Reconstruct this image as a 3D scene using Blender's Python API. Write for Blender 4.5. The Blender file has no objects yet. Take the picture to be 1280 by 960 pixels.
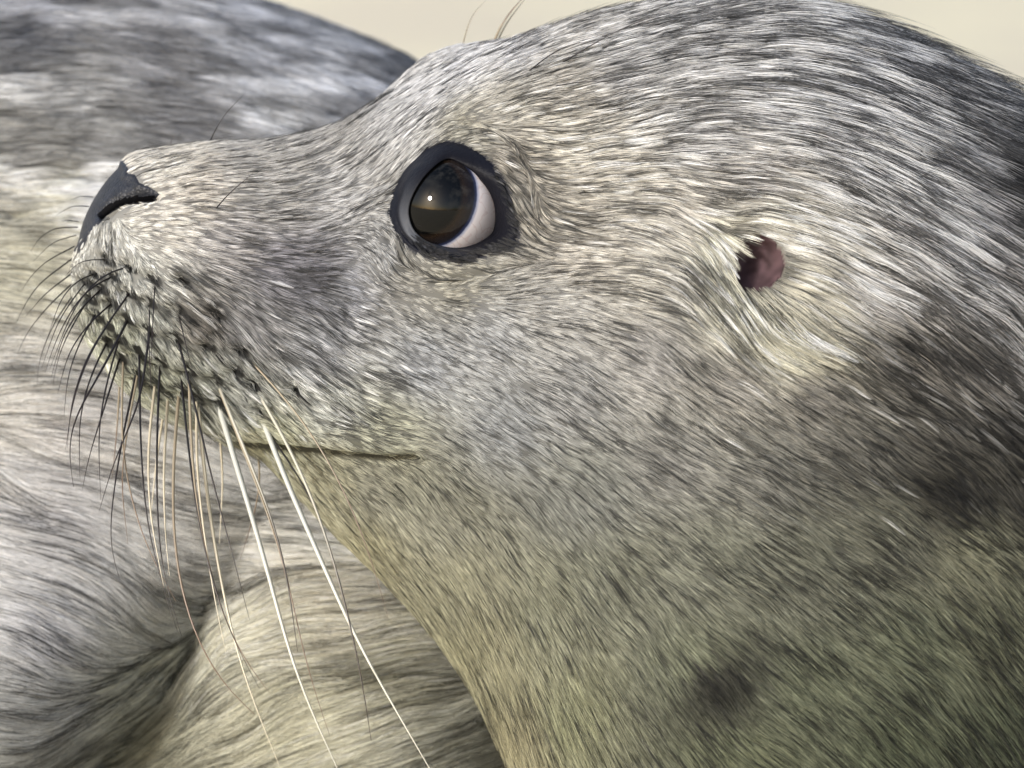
import bpy, math
import numpy as np
from mathutils import Vector
from mathutils.bvhtree import BVHTree

rng = np.random.default_rng(7)
scene = bpy.context.scene
col = scene.collection

# ------------------------------------------------------------------ camera
MM = 0.00025            # one photograph pixel (1280 wide) in metres at the head's mid plane
DIST = 1.60             # lens to the head's mid plane
PITCH = math.radians(11.0)
ORI = np.array([0.0, 0.0, 0.235])         # picture centre at the head's mid plane
RIGHT = np.array([1.0, 0.0, 0.0])
UP = np.array([0.0, math.sin(PITCH), math.cos(PITCH)])
FWD = np.array([0.0, math.cos(PITCH), -math.sin(PITCH)])
CAM = ORI - FWD * DIST

cam_data = bpy.data.cameras.new('camera')
cam = bpy.data.objects.new('camera', cam_data)
col.objects.link(cam)
cam.location = CAM
cam.rotation_euler = (math.pi / 2 - PITCH, 0, 0)
cam_data.sensor_width = 36.0
cam_data.lens = 36.0 * DIST / (1280 * MM)
cam_data.clip_start = 0.05
cam_data.clip_end = 500
cam_data.dof.use_dof = True
cam_data.dof.focus_distance = DIST - 0.06
cam_data.dof.aperture_fstop = 16.0
scene.camera = cam

# ------------------------------------------------------------------ light
SUN_AZ = math.radians(-134)       # compass direction the light comes from (0 = +Y, clockwise)
SUN_EL = math.radians(22)
world = bpy.data.worlds.new('World')
scene.world = world
world.use_nodes = True
wn, wl = world.node_tree.nodes, world.node_tree.links
wn.clear()
w_out = wn.new('ShaderNodeOutputWorld')
w_bg = wn.new('ShaderNodeBackground')
w_sky = wn.new('ShaderNodeTexSky')
w_sky.sky_type = 'NISHITA'
w_sky.sun_disc = False
w_sky.sun_elevation = SUN_EL
w_sky.sun_rotation = SUN_AZ
w_sky.dust_density = 2.0
w_bg.inputs['Strength'].default_value = 0.15
w_tc = wn.new('ShaderNodeTexCoord')
w_nz = wn.new('ShaderNodeTexNoise'); w_nz.inputs['Scale'].default_value = 3.2; w_nz.inputs['Detail'].default_value = 7; w_nz.inputs['Roughness'].default_value = 0.6
w_mr = wn.new('ShaderNodeMapRange'); w_mr.inputs['From Min'].default_value = 0.48; w_mr.inputs['From Max'].default_value = 0.68; w_mr.inputs['To Max'].default_value = 0.85
w_mx = wn.new('ShaderNodeMix'); w_mx.data_type = 'RGBA'; w_mx.inputs[7].default_value = (7.5, 7.6, 7.8, 1)
wl.new(w_tc.outputs['Generated'], w_nz.inputs['Vector']); wl.new(w_nz.outputs['Fac'], w_mr.inputs['Value'])
wl.new(w_mr.outputs[0], w_mx.inputs[0]); wl.new(w_sky.outputs[0], w_mx.inputs[6])
wl.new(w_mx.outputs[2], w_bg.inputs['Color'])
wl.new(w_bg.outputs[0], w_out.inputs['Surface'])
sun_data = bpy.data.lights.new('sun', 'SUN')
sun_data.energy = 2.7
sun_data.angle = math.radians(8)
sun_data.color = (1.0, 0.98, 0.945)
sun = bpy.data.objects.new('sun', sun_data)
col.objects.link(sun)
sdir = Vector((math.sin(SUN_AZ) * math.cos(SUN_EL), math.cos(SUN_AZ) * math.cos(SUN_EL), math.sin(SUN_EL)))
sun.rotation_euler = sdir.to_track_quat('Z', 'Y').to_euler()
scene.view_settings.view_transform = 'Standard'
scene.view_settings.look = 'None'
scene.view_settings.exposure = 0.3
scene.view_settings.gamma = 1.0
scene.cycles.use_denoising = True
scene.cycles.max_bounces = 8
scene.cycles.diffuse_bounces = 3
scene.cycles_curves.shape = 'RIBBONS'
scene.cycles_curves.subdivisions = 2

# ------------------------------------------------------------------ helpers
def unproj(px, py, w):
    """photograph pixel + depth behind the head's mid plane -> world point"""
    px, py, w = np.broadcast_arrays(np.asarray(px, float), np.asarray(py, float), np.asarray(w, float))
    k = MM * (DIST + w) / DIST
    u = (px - 640.0) * k
    v = (480.0 - py) * k
    return ORI + u[..., None] * RIGHT + v[..., None] * UP + w[..., None] * FWD

def proj(P):
    d = P - CAM
    w = d @ FWD
    return 640 + (d @ RIGHT) / w * DIST / MM, 480 - (d @ UP) / w * DIST / MM, w - DIST

def sm(a, b, x):
    t = np.clip((x - a) / (b - a), 0, 1)
    return t * t * (3 - 2 * t)

def pldist(x, y, poly):
    """distance to a polyline and the side (positive: left of its direction, picture y down)"""
    best = np.full(x.shape, 1e9); side = np.zeros(x.shape)
    for (x0, y0), (x1, y1) in zip(poly[:-1], poly[1:]):
        dx, dy = x1 - x0, y1 - y0
        t = np.clip(((x - x0) * dx + (y - y0) * dy) / (dx * dx + dy * dy), 0, 1)
        ex, ey = x - x0 - t * dx, y - y0 - t * dy
        d = np.hypot(ex, ey)
        m = d < best
        best = np.where(m, d, best)
        side = np.where(m, np.sign(ex * dy - ey * dx), side)
    return best, side

def inpoly(x, y, poly):
    inside = np.zeros(x.shape, bool)
    n = len(poly)
    for i in range(n):
        (x0, y0), (x1, y1) = poly[i], poly[(i + 1) % n]
        if y0 == y1: continue
        c = ((y0 > y) != (y1 > y)) & (x < (x1 - x0) * (y - y0) / (y1 - y0) + x0)
        inside ^= c
    return inside

def sdpoly(x, y, poly):
    d, _ = pldist(x, y, list(poly) + [poly[0]])
    return np.where(inpoly(x, y, poly), -d, d)

def gauss(x, y, cx, cy, rx, ry=None, ang=0.0):
    ry = ry or rx
    a = math.radians(ang); c, s = math.cos(a), math.sin(a)
    dx, dy = x - cx, y - cy
    return np.exp(-(((dx * c + dy * s) / rx) ** 2 + ((-dx * s + dy * c) / ry) ** 2))

def shepard(x, y, pts, p=3.0, soft=18.0):
    """pts: rows of (x, y, value...); inverse-distance blend"""
    pts = np.asarray(pts, float)
    num = np.zeros(x.shape + (pts.shape[1] - 2,)); den = np.zeros(x.shape)
    for r in pts:
        wgt = ((x - r[0]) ** 2 + (y - r[1]) ** 2 + soft * soft) ** (-p / 2)
        num += wgt[..., None] * r[2:]; den += wgt
    return num / den[..., None]

def lin(rgb):
    c = np.asarray(rgb, float) / 255.0
    return np.where(c <= 0.04045, c / 12.92, ((c + 0.055) / 1.055) ** 2.4)

_h = np.random.default_rng(3).random((64, 64, 64)).astype(np.float32)
def vnoise(P, scale):
    q = P * scale
    i = np.floor(q).astype(int); f = q - i; f = f * f * (3 - 2 * f)
    out = 0
    for a in (0, 1):
        for b in (0, 1):
            for c in (0, 1):
                w = (f[..., 0] if a else 1 - f[..., 0]) * (f[..., 1] if b else 1 - f[..., 1]) * (f[..., 2] if c else 1 - f[..., 2])
                out = out + w * _h[(i[..., 0] + a) % 64, (i[..., 1] + b) % 64, (i[..., 2] + c) % 64]
    return out

def mat(name):
    m = bpy.data.materials.new(name); m.use_nodes = True
    nt = m.node_tree
    return m, nt.nodes, nt.links, nt.nodes['Principled BSDF']

def link(name, data, parent=None, material=None):
    o = bpy.data.objects.new(name, data)
    col.objects.link(o)
    if parent is not None: o.parent = parent
    if material is not None: data.materials.append(material)
    return o

def root(name, loc, label, category, group=None):
    o = bpy.data.objects.new(name, None); col.objects.link(o)
    o.location = loc; o.empty_display_size = 0.05
    o['label'] = label; o['category'] = category
    if group: o['group'] = group
    bpy.context.view_layer.update()
    return o

def child_of(o, parent):
    o.parent = parent
    p = parent; off = Vector((0, 0, 0))
    while p is not None:
        off += p.location; p = p.parent
    o.location = -off        # data are in world coordinates

def mesh_np(name, V, F, attr=None, smooth=True):
    me = bpy.data.meshes.new(name)
    V = np.ascontiguousarray(V, np.float32).reshape(-1, 3); F = np.ascontiguousarray(F, np.int32)
    k = F.shape[1]
    me.vertices.add(len(V)); me.vertices.foreach_set('co', V.ravel())
    me.loops.add(F.size); me.loops.foreach_set('vertex_index', F.ravel())
    me.polygons.add(len(F))
    me.polygons.foreach_set('loop_start', np.arange(0, F.size, k, dtype=np.int32))
    me.polygons.foreach_set('use_smooth', np.full(len(F), smooth))
    me.update(calc_edges=True)
    if attr is not None:
        a = me.attributes.new('tint', 'FLOAT_COLOR', 'POINT')
        c = np.ones((len(V), 4), np.float32); c[:, :3] = attr.reshape(-1, 3)
        a.data.foreach_set('color', c.ravel())
    return me

# ------------------------------------------------------------------ lofted bodies on a grid
def spline(y, xq):
    """Catmull-Rom (monotone-ish, finite differences) through rows of y at 0..n-1"""
    y = np.asarray(y, float); n = len(y)
    i = np.clip(np.floor(xq).astype(int), 0, n - 2); t = (xq - i)[:, None] if y.ndim > 1 else xq - i
    m = np.zeros_like(y); m[1:-1] = (y[2:] - y[:-2]) / 2; m[0] = y[1] - y[0]; m[-1] = y[-1] - y[-2]
    a, b, ma, mb = y[i], y[i + 1], m[i], m[i + 1]
    t2, t3 = t * t, t * t * t
    return (2 * t3 - 3 * t2 + 1) * a + (t3 - 2 * t2 + t) * ma + (-2 * t3 + 3 * t2) * b + (t3 - t2) * mb

class Grid:
    """rows i along the animal, columns j around it (wraps)"""
    def __init__(self, stations, ni, nj, sample, power=2.15):
        S = np.asarray(stations, float)           # Tx Ty Bx By W Wc
        q = sample(np.linspace(0, 1, ni)) * (len(S) - 1)
        R = spline(S, q)
        # angles: columns packed on the camera side
        a = np.linspace(-math.pi, math.pi, nj, endpoint=False)
        a = a - 0.42 * np.sin(a)
        self.ang = a
        ca, sa = np.cos(a), np.sin(a)
        e = 2.0 / power
        cx = np.sign(ca) * np.abs(ca) ** e; sx = np.sign(sa) * np.abs(sa) ** e
        C = (R[:, 0:2] + R[:, 2:4]) / 2; H = (R[:, 0:2] - R[:, 2:4]) / 2
        px = C[:, 0:1] + H[:, 0:1] * sx; py = C[:, 1:2] + H[:, 1:2] * sx
        w = R[:, 5:6] - R[:, 4:5] * cx
        self.P = unproj(px, py, w)
        self.ni, self.nj = ni, nj
        self.update()
    def update(self):
        P = self.P
        self.Pi = np.gradient(P, axis=0)
        self.Pj = (np.roll(P, -1, 1) - np.roll(P, 1, 1)) / 2
        n = np.cross(self.Pi, self.Pj)
        n /= np.linalg.norm(n, axis=2, keepdims=True) + 1e-12
        # outward
        c = P.mean(axis=1, keepdims=True)
        if np.mean(((P - c) * n).sum(2)) < 0: n = -n
        self.N = n
        self.px, self.py, self.w = proj(P)
        self.near = self.near_mask()
    def near_mask(self):
        return (np.cos(self.ang)[None, :] > -0.12) & np.ones((self.ni, 1), bool)
    def displace(self, d):
        self.P = self.P + self.N * d[..., None]
        self.update()
    def set_flow(self, d2):
        """d2: picture directions (x right, y down) per vertex -> unit surface flow in grid steps per metre"""
        D = d2[..., 0:1] * RIGHT - d2[..., 1:2] * UP
        T = D - self.N * (D * self.N).sum(2, keepdims=True)
        T /= np.linalg.norm(T, axis=2, keepdims=True) + 1e-9
        G = np.cross(self.N, T)
        self.T = T
        E = (self.Pi ** 2).sum(2); Fm = (self.Pi * self.Pj).sum(2); Gm = (self.Pj ** 2).sum(2)
        det = E * Gm - Fm * Fm + 1e-16
        def steps(v):
            a = (v * self.Pi).sum(2); b = (v * self.Pj).sum(2)
            return np.stack([(Gm * a - Fm * b) / det, (E * b - Fm * a) / det], 2)
        self.F = np.clip(steps(T), -4000, 4000); self.G = np.clip(steps(G), -4000, 4000)
    def lookup(self, A, ij):
        i = np.clip(ij[:, 0], 0, self.ni - 1.001); j = np.mod(ij[:, 1], self.nj)
        i0 = i.astype(int); j0 = j.astype(int) % self.nj; j1 = (j0 + 1) % self.nj
        fi = (i - i0)[:, None].astype(np.float32); fj = (j - np.floor(j))[:, None].astype(np.float32)
        return ((1 - fi) * ((1 - fj) * A[i0, j0] + fj * A[i0, j1]) + fi * ((1 - fj) * A[i0 + 1, j0] + fj * A[i0 + 1, j1]))
    def faces(self):
        i, j = np.meshgrid(np.arange(self.ni - 1), np.arange(self.nj), indexing='ij')
        a = i * self.nj + j; b = i * self.nj + (j + 1) % self.nj
        c = (i + 1) * self.nj + (j + 1) % self.nj; d = (i + 1) * self.nj + j
        F = np.stack([a, b, c, d], 2).reshape(-1, 4)
        return F
    def bvh(self, P=None):
        P = self.P if P is None else P
        return BVHTree.FromPolygons([tuple(v) for v in P.reshape(-1, 3)], self.faces().tolist())

def grow(g, nclump, per, fld, K=6, seed=1, loose=0.25):
    """fld: per-vertex arrays: dens, length, crad, cstr, lift, rad, color(3), dark, var -> curve points, radii, tints"""
    r = np.random.default_rng(seed)
    e = np.linalg.norm(np.cross(g.Pi, g.Pj), axis=2)
    wgt = (e * fld['dens'])[:-1].ravel(); cdf = np.cumsum(wgt); cdf /= cdf[-1]
    cell = np.searchsorted(cdf, r.random(nclump))
    c = np.stack([cell // g.nj, cell % g.nj], 1) + r.random((nclump, 2))
    A = np.concatenate([g.P, g.N, g.F, g.G, np.stack([fld[k] for k in ('length', 'crad', 'cstr', 'lift', 'rad', 'dark', 'var', 'dens')], 2), fld['color']], 2).astype(np.float32)
    a = g.lookup(A, c)
    L = a[:, 10] * r.uniform(0.75, 1.25, nclump); R = a[:, 11] * r.uniform(0.6, 1.35, nclump)
    cstr, lift, rad, dark, var = a[:, 12], a[:, 13], a[:, 14], a[:, 15], a[:, 16]
    base = a[:, 18:21]
    turn = r.normal(0, 0.05, nclump).astype(np.float32)
    n = nclump * per
    idx = np.repeat(np.arange(nclump), per)
    th = r.random(n) * 2 * np.pi; rr = np.sqrt(r.random(n))
    off_a = rr * np.cos(th) * R[idx] * 1.7; off_b = rr * np.sin(th) * R[idx]
    def march(start, L, turn):
        ij = start.astype(np.float32).copy(); out = []; nor = []
        for k in range(K):
            q = g.lookup(A[..., :10], ij)
            out.append(q[:, 0:3]); nor.append(q[:, 3:6])
            ij = ij + (q[:, 6:8] * np.cos(turn)[:, None] + q[:, 8:10] * np.sin(turn)[:, None]) * (L / (K - 1))[:, None]
        return np.stack(out, 1), np.stack(nor, 1)
    GX, GN = march(c, L, turn)
    F0, G0 = a[idx, 6:8], a[idx, 8:10]
    start = c[idx] + F0 * off_a[:, None] + G0 * off_b[:, None]
    Lh = L[idx] * r.uniform(0.55, 1.12, n)
    X, NN = march(start, Lh, turn[idx] + r.normal(0, 0.06, n))
    t = np.linspace(0, 1, K)[None, :, None].astype(np.float32)
    cl = (0.9 * cstr[idx] * np.where(r.random(n) < loose, 0.25, 1.0))[:, None, None] * t ** 1.3
    X = X + (GX[idx] - X) * cl
    liftv = (lift[idx] * r.uniform(0.6, 1.4, n))[:, None, None] * Lh[:, None, None]
    # the middle of a lock stands higher than its edge
    dome = ((1 - rr ** 2) * R[idx] * 0.5)[:, None, None]
    hgt = liftv * (t * (1.5 - 0.5 * t)) + dome * t * (1.35 - t) * 2 - 0.0002
    X = X + NN * hgt
    rad_h = (rad[idx] * r.uniform(0.8, 1.25, n))[:, None] * np.interp(np.linspace(0, 1, K), [0, 0.5, 0.8, 1], [1, 0.95, 0.65, 0.12])[None, :]
    lum = np.exp(r.normal(0, 1, nclump) * var)[idx] * np.exp(r.normal(0, 0.30, n))
    isd = (r.random(nclump) < dark * sm(0.12, 0.3, dark))[idx] | (r.random(n) < dark[idx] * (0.8 - 0.55 * sm(0.15, 0.4, dark[idx])))
    tint = base[idx] * np.where(isd, 0.11, 1.0)[:, None] * lum[:, None]
    keep = g.lookup(np.ascontiguousarray(A[..., 17:18]), start)[:, 0] > 0.02
    return X[keep], rad_h[keep], np.clip(tint[keep], 0.004, 0.92)

def fur_object(name, parent, sets, material):
    X = np.concatenate([s[0] for s in sets]); R = np.concatenate([s[1] for s in sets]); T = np.concatenate([s[2] for s in sets])
    n, K = X.shape[:2]
    cv = bpy.data.hair_curves.new(name)
    cv.add_curves([K] * n)
    cv.attributes['position'].data.foreach_set('vector', np.ascontiguousarray(X, np.float32).ravel())
    ra = cv.attributes.get('radius') or cv.attributes.new('radius', 'FLOAT', 'POINT')
    ra.data.foreach_set('value', np.ascontiguousarray(R, np.float32).ravel())
    ta = cv.attributes.new('tint', 'FLOAT_COLOR', 'CURVE')
    c = np.ones((n, 4), np.float32); c[:, :3] = T
    ta.data.foreach_set('color', c.ravel())
    o = link(name, cv, None, material)
    child_of(o, parent)
    o['kind'] = 'stuff'
    return o

# ------------------------------------------------------------------ materials
def fur_material(name, root_dark, rough=0.42, spec=0.35):
    m, n, l, b = mat(name)
    at = n.new('ShaderNodeAttribute'); at.attribute_name = 'tint'
    hi = n.new('ShaderNodeHairInfo')
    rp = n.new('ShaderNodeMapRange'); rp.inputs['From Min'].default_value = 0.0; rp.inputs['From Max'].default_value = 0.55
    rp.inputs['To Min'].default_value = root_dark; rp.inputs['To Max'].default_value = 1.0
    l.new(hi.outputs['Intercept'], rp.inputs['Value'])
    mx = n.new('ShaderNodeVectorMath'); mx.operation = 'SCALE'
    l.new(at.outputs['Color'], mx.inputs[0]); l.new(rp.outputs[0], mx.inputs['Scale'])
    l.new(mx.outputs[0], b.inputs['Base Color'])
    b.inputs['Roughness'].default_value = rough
    b.inputs['Specular IOR Level'].default_value = spec
    return m

def skin_material(name, rough=0.6, spec=0.3, bump=0.0):
    m, n, l, b = mat(name)
    at = n.new('ShaderNodeAttribute'); at.attribute_name = 'tint'
    l.new(at.outputs['Color'], b.inputs['Base Color'])
    b.inputs['Roughness'].default_value = rough; b.inputs['Specular IOR Level'].default_value = spec
    return m

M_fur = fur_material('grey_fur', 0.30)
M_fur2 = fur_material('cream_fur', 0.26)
M_skin = skin_material('seal_skin')

# ------------------------------------------------------------------ ground
m, n, l, b = mat('sand')
tc = n.new('ShaderNodeTexCoord')
n1 = n.new('ShaderNodeTexNoise'); n1.inputs['Scale'].default_value = 3.0; n1.inputs['Detail'].default_value = 8
n2 = n.new('ShaderNodeTexNoise'); n2.inputs['Scale'].default_value = 400.0; n2.inputs['Detail'].default_value = 3
l.new(tc.outputs['Object'], n1.inputs['Vector']); l.new(tc.outputs['Object'], n2.inputs['Vector'])
cr = n.new('ShaderNodeValToRGB')
cr.color_ramp.elements[0].color = (0.74, 0.65, 0.49, 1); cr.color_ramp.elements[1].color = (0.87, 0.78, 0.55, 1)
cr.color_ramp.elements[0].position = 0.35; cr.color_ramp.elements[1].position = 0.7
l.new(n1.outputs['Fac'], cr.inputs['Fac']); l.new(cr.outputs[0], b.inputs['Base Color'])
bp = n.new('ShaderNodeBump'); bp.inputs['Strength'].default_value = 0.4; bp.inputs['Distance'].default_value = 0.003
l.new(n2.outputs['Fac'], bp.inputs['Height']); l.new(bp.outputs[0], b.inputs['Normal'])
b.inputs['Roughness'].default_value = 0.95
M_sand = m
gx = np.linspace(-1, 1, 141); gx = np.sign(gx) * np.abs(gx) ** 3 * 150
GX_, GY_ = np.meshgrid(gx, gx, indexing='ij')
GP = np.stack([GX_, GY_, np.zeros_like(GX_)], 2)
GP[..., 2] = (vnoise(GP + 500, 1.7) - 0.5) * 0.03 * sm(0.6, 2.0, np.hypot(GX_, GY_)) - 0.002
ii, jj = np.meshgrid(np.arange(140), np.arange(140), indexing='ij')
GF = np.stack([ii * 141 + jj, (ii + 1) * 141 + jj, (ii + 1) * 141 + jj + 1, ii * 141 + jj + 1], 2).reshape(-1, 4)
ground = link('sand_ground', mesh_np('sand_ground', GP, GF), None, M_sand)
ground['kind'] = 'structure'

# ================================================================== the seal in front
#            Tx    Ty    Bx    By    W      Wc
ST = [(   93,  333,   93,  337, 0.0005, 0.0),
      (   96,  305,   97,  368, 0.0100, 0.0),
      (  103,  274,  104,  394, 0.0175, 0.0),
      (  118,  243,  118,  420, 0.0235, 0.0),
      (  138,  216,  143,  453, 0.0285, 0.0),
      (  164,  194,  180,  492, 0.0330, 0.0),
      (  205,  186,  222,  523, 0.0370, 0.0),
      (  265,  178,  268,  552, 0.0405, 0.0),
      (  340,  172,  330,  600, 0.0450, 0.0),
      (  420,  153,  400,  656, 0.0510, 0.0),
      (  485,  122,  475,  722, 0.0580, 0.0),
      (  560,   86,  540,  792, 0.0660, 0.0),
      (  640,   55,  590,  862, 0.0745, 0.0),
      (  740,   21,  622,  925, 0.0830, 0.0),
      (  850,    5,  648,  985, 0.0910, 0.0),
      (  950,    4,  672, 1045, 0.0980, 0.0),
      ( 1040,   18,  696, 1110, 0.1040, 0.002),
      ( 1130,   58,  720, 1180, 0.1100, 0.004),
      ( 1220,  114,  750, 1260, 0.1160, 0.008),
      ( 1330,  180,  800, 1350, 0.1240, 0.014),
      ( 1500,  235,  960, 1430, 0.1400, 0.03),
      ( 1800,  300, 1450, 1450, 0.1600, 0.06),
      ( 2400,  320, 2300, 1450, 0.1700, 0.12),
      ( 3200,  460, 3200, 1430, 0.1500, 0.20),
      ( 4000,  760, 4000, 1380, 0.1000, 0.28),
      ( 4700, 1080, 4700, 1330, 0.0500, 0.34),
      ( 4900, 1200, 4900, 1260, 0.0050, 0.36)]
NS = len(ST) - 1
def samp(t):
    # most rows on the head and neck
    k = np.array([0, 0.05, 0.14, 0.30, 0.62, 0.90, 0.96, 1.0])
    v = np.array([0, 2.2, 5, 8, 13, 19, 21, NS]) / NS
    return np.interp(t, k, v)
H = Grid(ST, 640, 520, samp)
x, y, near = H.px, H.py, H.near
# -- outline polygons in picture coordinates
EYE = [(563,198),(574,203),(585,210),(594,217),(601,226),(609,236),(615,247),(618,258),(619,270),(618,281),(616,290),(610,296),(601,302),(589,307),(574,310),(559,309),(546,306),(534,302),(525,296),(517,287),(513,277),(511,267),(512,256),(515,247),(520,237),(526,227),(533,218),(541,210),(549,203),(556,199)]
RIM = [(559,181),(575,184),(591,191),(607,202),(620,215),(629,230),(637,250),(642,270),(646,290),(644,304),(634,309),(618,312),(604,318),(588,324),(569,327),(553,325),(538,320),(523,313),(510,304),(500,294),(493,280),(490,266),(492,252),(496,240),(500,227),(507,217),(516,207),(527,197),(538,188),(549,183)]
EC = np.array([561.0, 256.0])
NOSE = [(150,202),(156,212),(155,221),(166,222),(171,232),(182,236),(195,244),(189,250),(172,255),(156,252),(141,260),(130,267),(120,278),(106,296),(98,312),(86,312),(86,285),(98,262),(112,236),(130,212),(140,200)]
MOUTH = [(235,528),(268,545),(300,551),(340,556),(380,560),(440,567),(480,570),(510,570),(530,573)]
EAR = (941, 327)
ear_r = np.hypot((x - EAR[0]) / 36, (y - EAR[1]) / 33)

def groove(poly, width, depth):
    d, _ = pldist(x, y, poly)
    return -depth * np.exp(-(d / width) ** 2)
disp = np.zeros(x.shape)
# skull: cheek, brow, muzzle pad, stop, jaw
disp += 0.0045 * gauss(x, y, 205, 400, 95, 120, 25)
disp += 0.0035 * gauss(x, y, 620, 120, 110, 45, -25)
disp += -0.0050 * gauss(x, y, 400, 250, 110, 70, -20)
disp += 0.0035 * gauss(x, y, 560, 255, 120, 110)
disp += -0.0030 * gauss(x, y, 690, 330, 60, 60)
disp += 0.0040 * gauss(x, y, 780, 420, 160, 110)
disp += -0.0030 * gauss(x, y, 880, 300, 60, 80)
md, ms = pldist(x, y, MOUTH)
mfade = 1 - sm(470, 560, x)
above = ms > 0
disp += np.where(above, 0.0028 * np.exp(-((md - 16) / 20.0) ** 2), 0) * mfade * sm(235, 300, x)
disp += np.where(~above & (y > 500), -0.0065 * np.exp(-(md / 70.0) ** 2), 0) * mfade * sm(240, 330, x)
disp += -0.0040 * np.exp(-(md / 5.0) ** 2) * (1 - sm(515, 535, x)) * sm(230, 250, x)
# folds round the eye
disp += groove([(580,163),(612,168),(640,186),(656,212),(664,240),(668,268)], 7, 0.0016) 
disp += groove([(487,300),(500,326),(520,342),(545,350),(575,352),(605,346),(640,334),(690,322)], 6, 0.0012)
disp += groove([(430,236),(465,228),(495,228)], 6, 0.0009)
# ear: a pit with a raised front rim
disp += 0.0010 * gauss(x, y, 880, 310, 26, 60, 8)
disp += 0.0018 * gauss(x, y, 950, 275, 60, 20, 10)
# nose leather: soft shelf and nostril
nsd = sdpoly(x, y, NOSE)
disp += -0.0012 * sm(4, -8, nsd)
disp += groove([(130,268),(142,257),(158,249),(178,246),(192,245)], 6.5, 0.0060)
# far brow standing up beyond the ridge of the head
far = np.clip(-np.cos(H.ang)[None, :] * 6, 0, 1) * (np.sin(H.ang)[None, :] > 0)
disp += 0.0065 * gauss(x, y, 555, 90, 75, 46, -28) * far
# whisker follicles on the near pad
FOL = [(134,324),(162,332),(142,344),(192,347),(230,352),(162,365),(140,378),(187,377),(223,386),(272,392),(159,397),(127,360),(119,341),(185,411),(219,420),(260,431),(301,437),(149,422),(172,437),(134,405),(200,450),(134,426),(149,446),(236,461),(268,472),(172,467),(194,478),(225,486),(272,500),(323,512),(317,480),(365,486),(245,497),(295,462),(108,352),(112,372),(120,392)]
for fx, fy in FOL:
    disp += -0.0026 * gauss(x, y, fx, fy, 8, 5.5, 35) * near
    disp += 0.0009 * gauss(x, y, fx - 7, fy - 11, 12, 9, 35) * near
pole = sm(0, 14, np.arange(H.ni))[:, None]
H.displace(disp * pole)
x, y, near = H.px, H.py, H.near

# -- lie of the fur (picture directions)
FLOW = [(150,225,.9,-.5),(200,195,1,-.22),(300,190,1,-.08),(400,170,1,-.25),(460,150,1,-.45),(250,235,1,.02),(330,235,1,-.05),(420,220,1,-.12),(470,200,1,-.42),(520,150,1,-.5),(560,120,1,-.42),(600,80,1,-.4),(650,60,1,-.25),
 (175,275,1,-.15),(140,290,.35,1),(200,280,1,.25),(260,280,1,.35),(330,300,1,.25),(400,300,1,.12),(450,260,1,.05),(470,290,.8,.6),(485,320,.55,.8),(520,355,1,.35),(580,362,1,.02),(640,345,1,-.12),(700,340,1,.12),
 (112,330,.25,1),(130,400,.4,1),(160,340,.6,1),(180,400,.65,1),(230,360,1,.65),(230,440,.75,1),(260,500,.9,.65),(280,420,.85,.9),(300,470,.8,.85),(340,380,1,.55),(340,500,.9,.6),(400,430,1,.55),(420,500,1,.48),(480,545,1,.28),(530,560,1,.12),(330,545,1,.2),(450,560,1,.12),
 (350,600,1,.62),(420,610,1,.45),(480,600,1,.42),(450,690,.9,.8),(540,650,1,.6),(480,400,1,.3),(560,440,1,.3),(640,430,1,.36),(700,400,1,.34),
 (570,165,1,-.1),(610,175,.85,.45),(640,200,.6,.85),(655,250,.45,1),(660,290,.6,.7),(650,310,1,.25),(545,172,1,-.35),(510,200,.8,-.7),
 (640,130,1,-.12),(690,140,1,.02),(680,190,1,.3),(700,250,1,.35),(740,200,1,.12),(750,270,1,.18),(700,300,1,.3),(800,250,1,.12),(780,340,1,.25),(830,320,1,.42),(860,290,1,.5),(868,340,.5,.9),(890,370,.4,1),(880,300,.55,.85),(895,330,.25,1),(898,300,.5,.9),(905,288,.9,.5),(890,270,1,.25),(920,283,1,-.1),(930,270,1,.05),(970,280,1,.3),(985,310,1,.3),(985,345,1,.45),(955,375,.6,.9),(925,375,.4,1),(1000,400,.75,.85),(920,420,.6,.9),(870,420,.8,.6),(820,400,1,.42),
 (1020,300,1,.45),(1060,350,1,.62),(1100,400,1,.7),(1050,420,1,.55),(1000,450,1,.5),(900,480,1,.45),(800,480,1,.42),(720,520,1,.42),(620,540,1,.35),
 (720,90,1,-.1),(800,60,1,-.05),(800,150,1,.03),(880,120,1,.1),(900,200,1,.12),(950,60,1,.12),(960,170,1,.25),(1000,230,1,.4),(1040,100,1,.3),(1080,200,1,.52),(1100,50,1,.42),(1120,300,1,.72),(1160,140,1,.6),(1200,220,1,.72),(1200,90,1,.6),(1250,160,1,.75),(1200,340,.9,.85),(1260,300,.85,.9),(1270,420,.65,1),(1200,440,.8,.85),
 (1100,520,1,.62),(1200,560,.9,.75),(1270,600,.75,.95),(950,580,1,.52),(820,600,1,.52),(700,650,1,.58),(620,700,1,.7),(1050,680,1,.68),(900,720,1,.7),(780,780,1,.82),(680,820,.8,.9),(600,800,.7,.9),(640,900,.55,1),(720,930,.7,1),(850,900,.9,.95),(1000,850,1,.85),(1150,750,.95,.85),(1250,800,.85,1),(1150,920,.9,1),(1280,950,.7,1),(1500,500,1,.6),(2000,900,1,.2),(3500,900,1,.1),(900,1200,.8,1)]
fl = shepard(x, y, FLOW, 3.2, 14)
# slow wander so that locks do not run parallel everywhere
wob = (vnoise(H.P + 9, 90) - 0.5) * 0.28 + (vnoise(H.P + 4, 220) - 0.5) * 0.2
cw, sw = np.cos(wob), np.sin(wob)
fl = np.stack([fl[..., 0] * cw - fl[..., 1] * sw, fl[..., 0] * sw + fl[..., 1] * cw], 2)
H.set_flow(fl)

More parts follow.
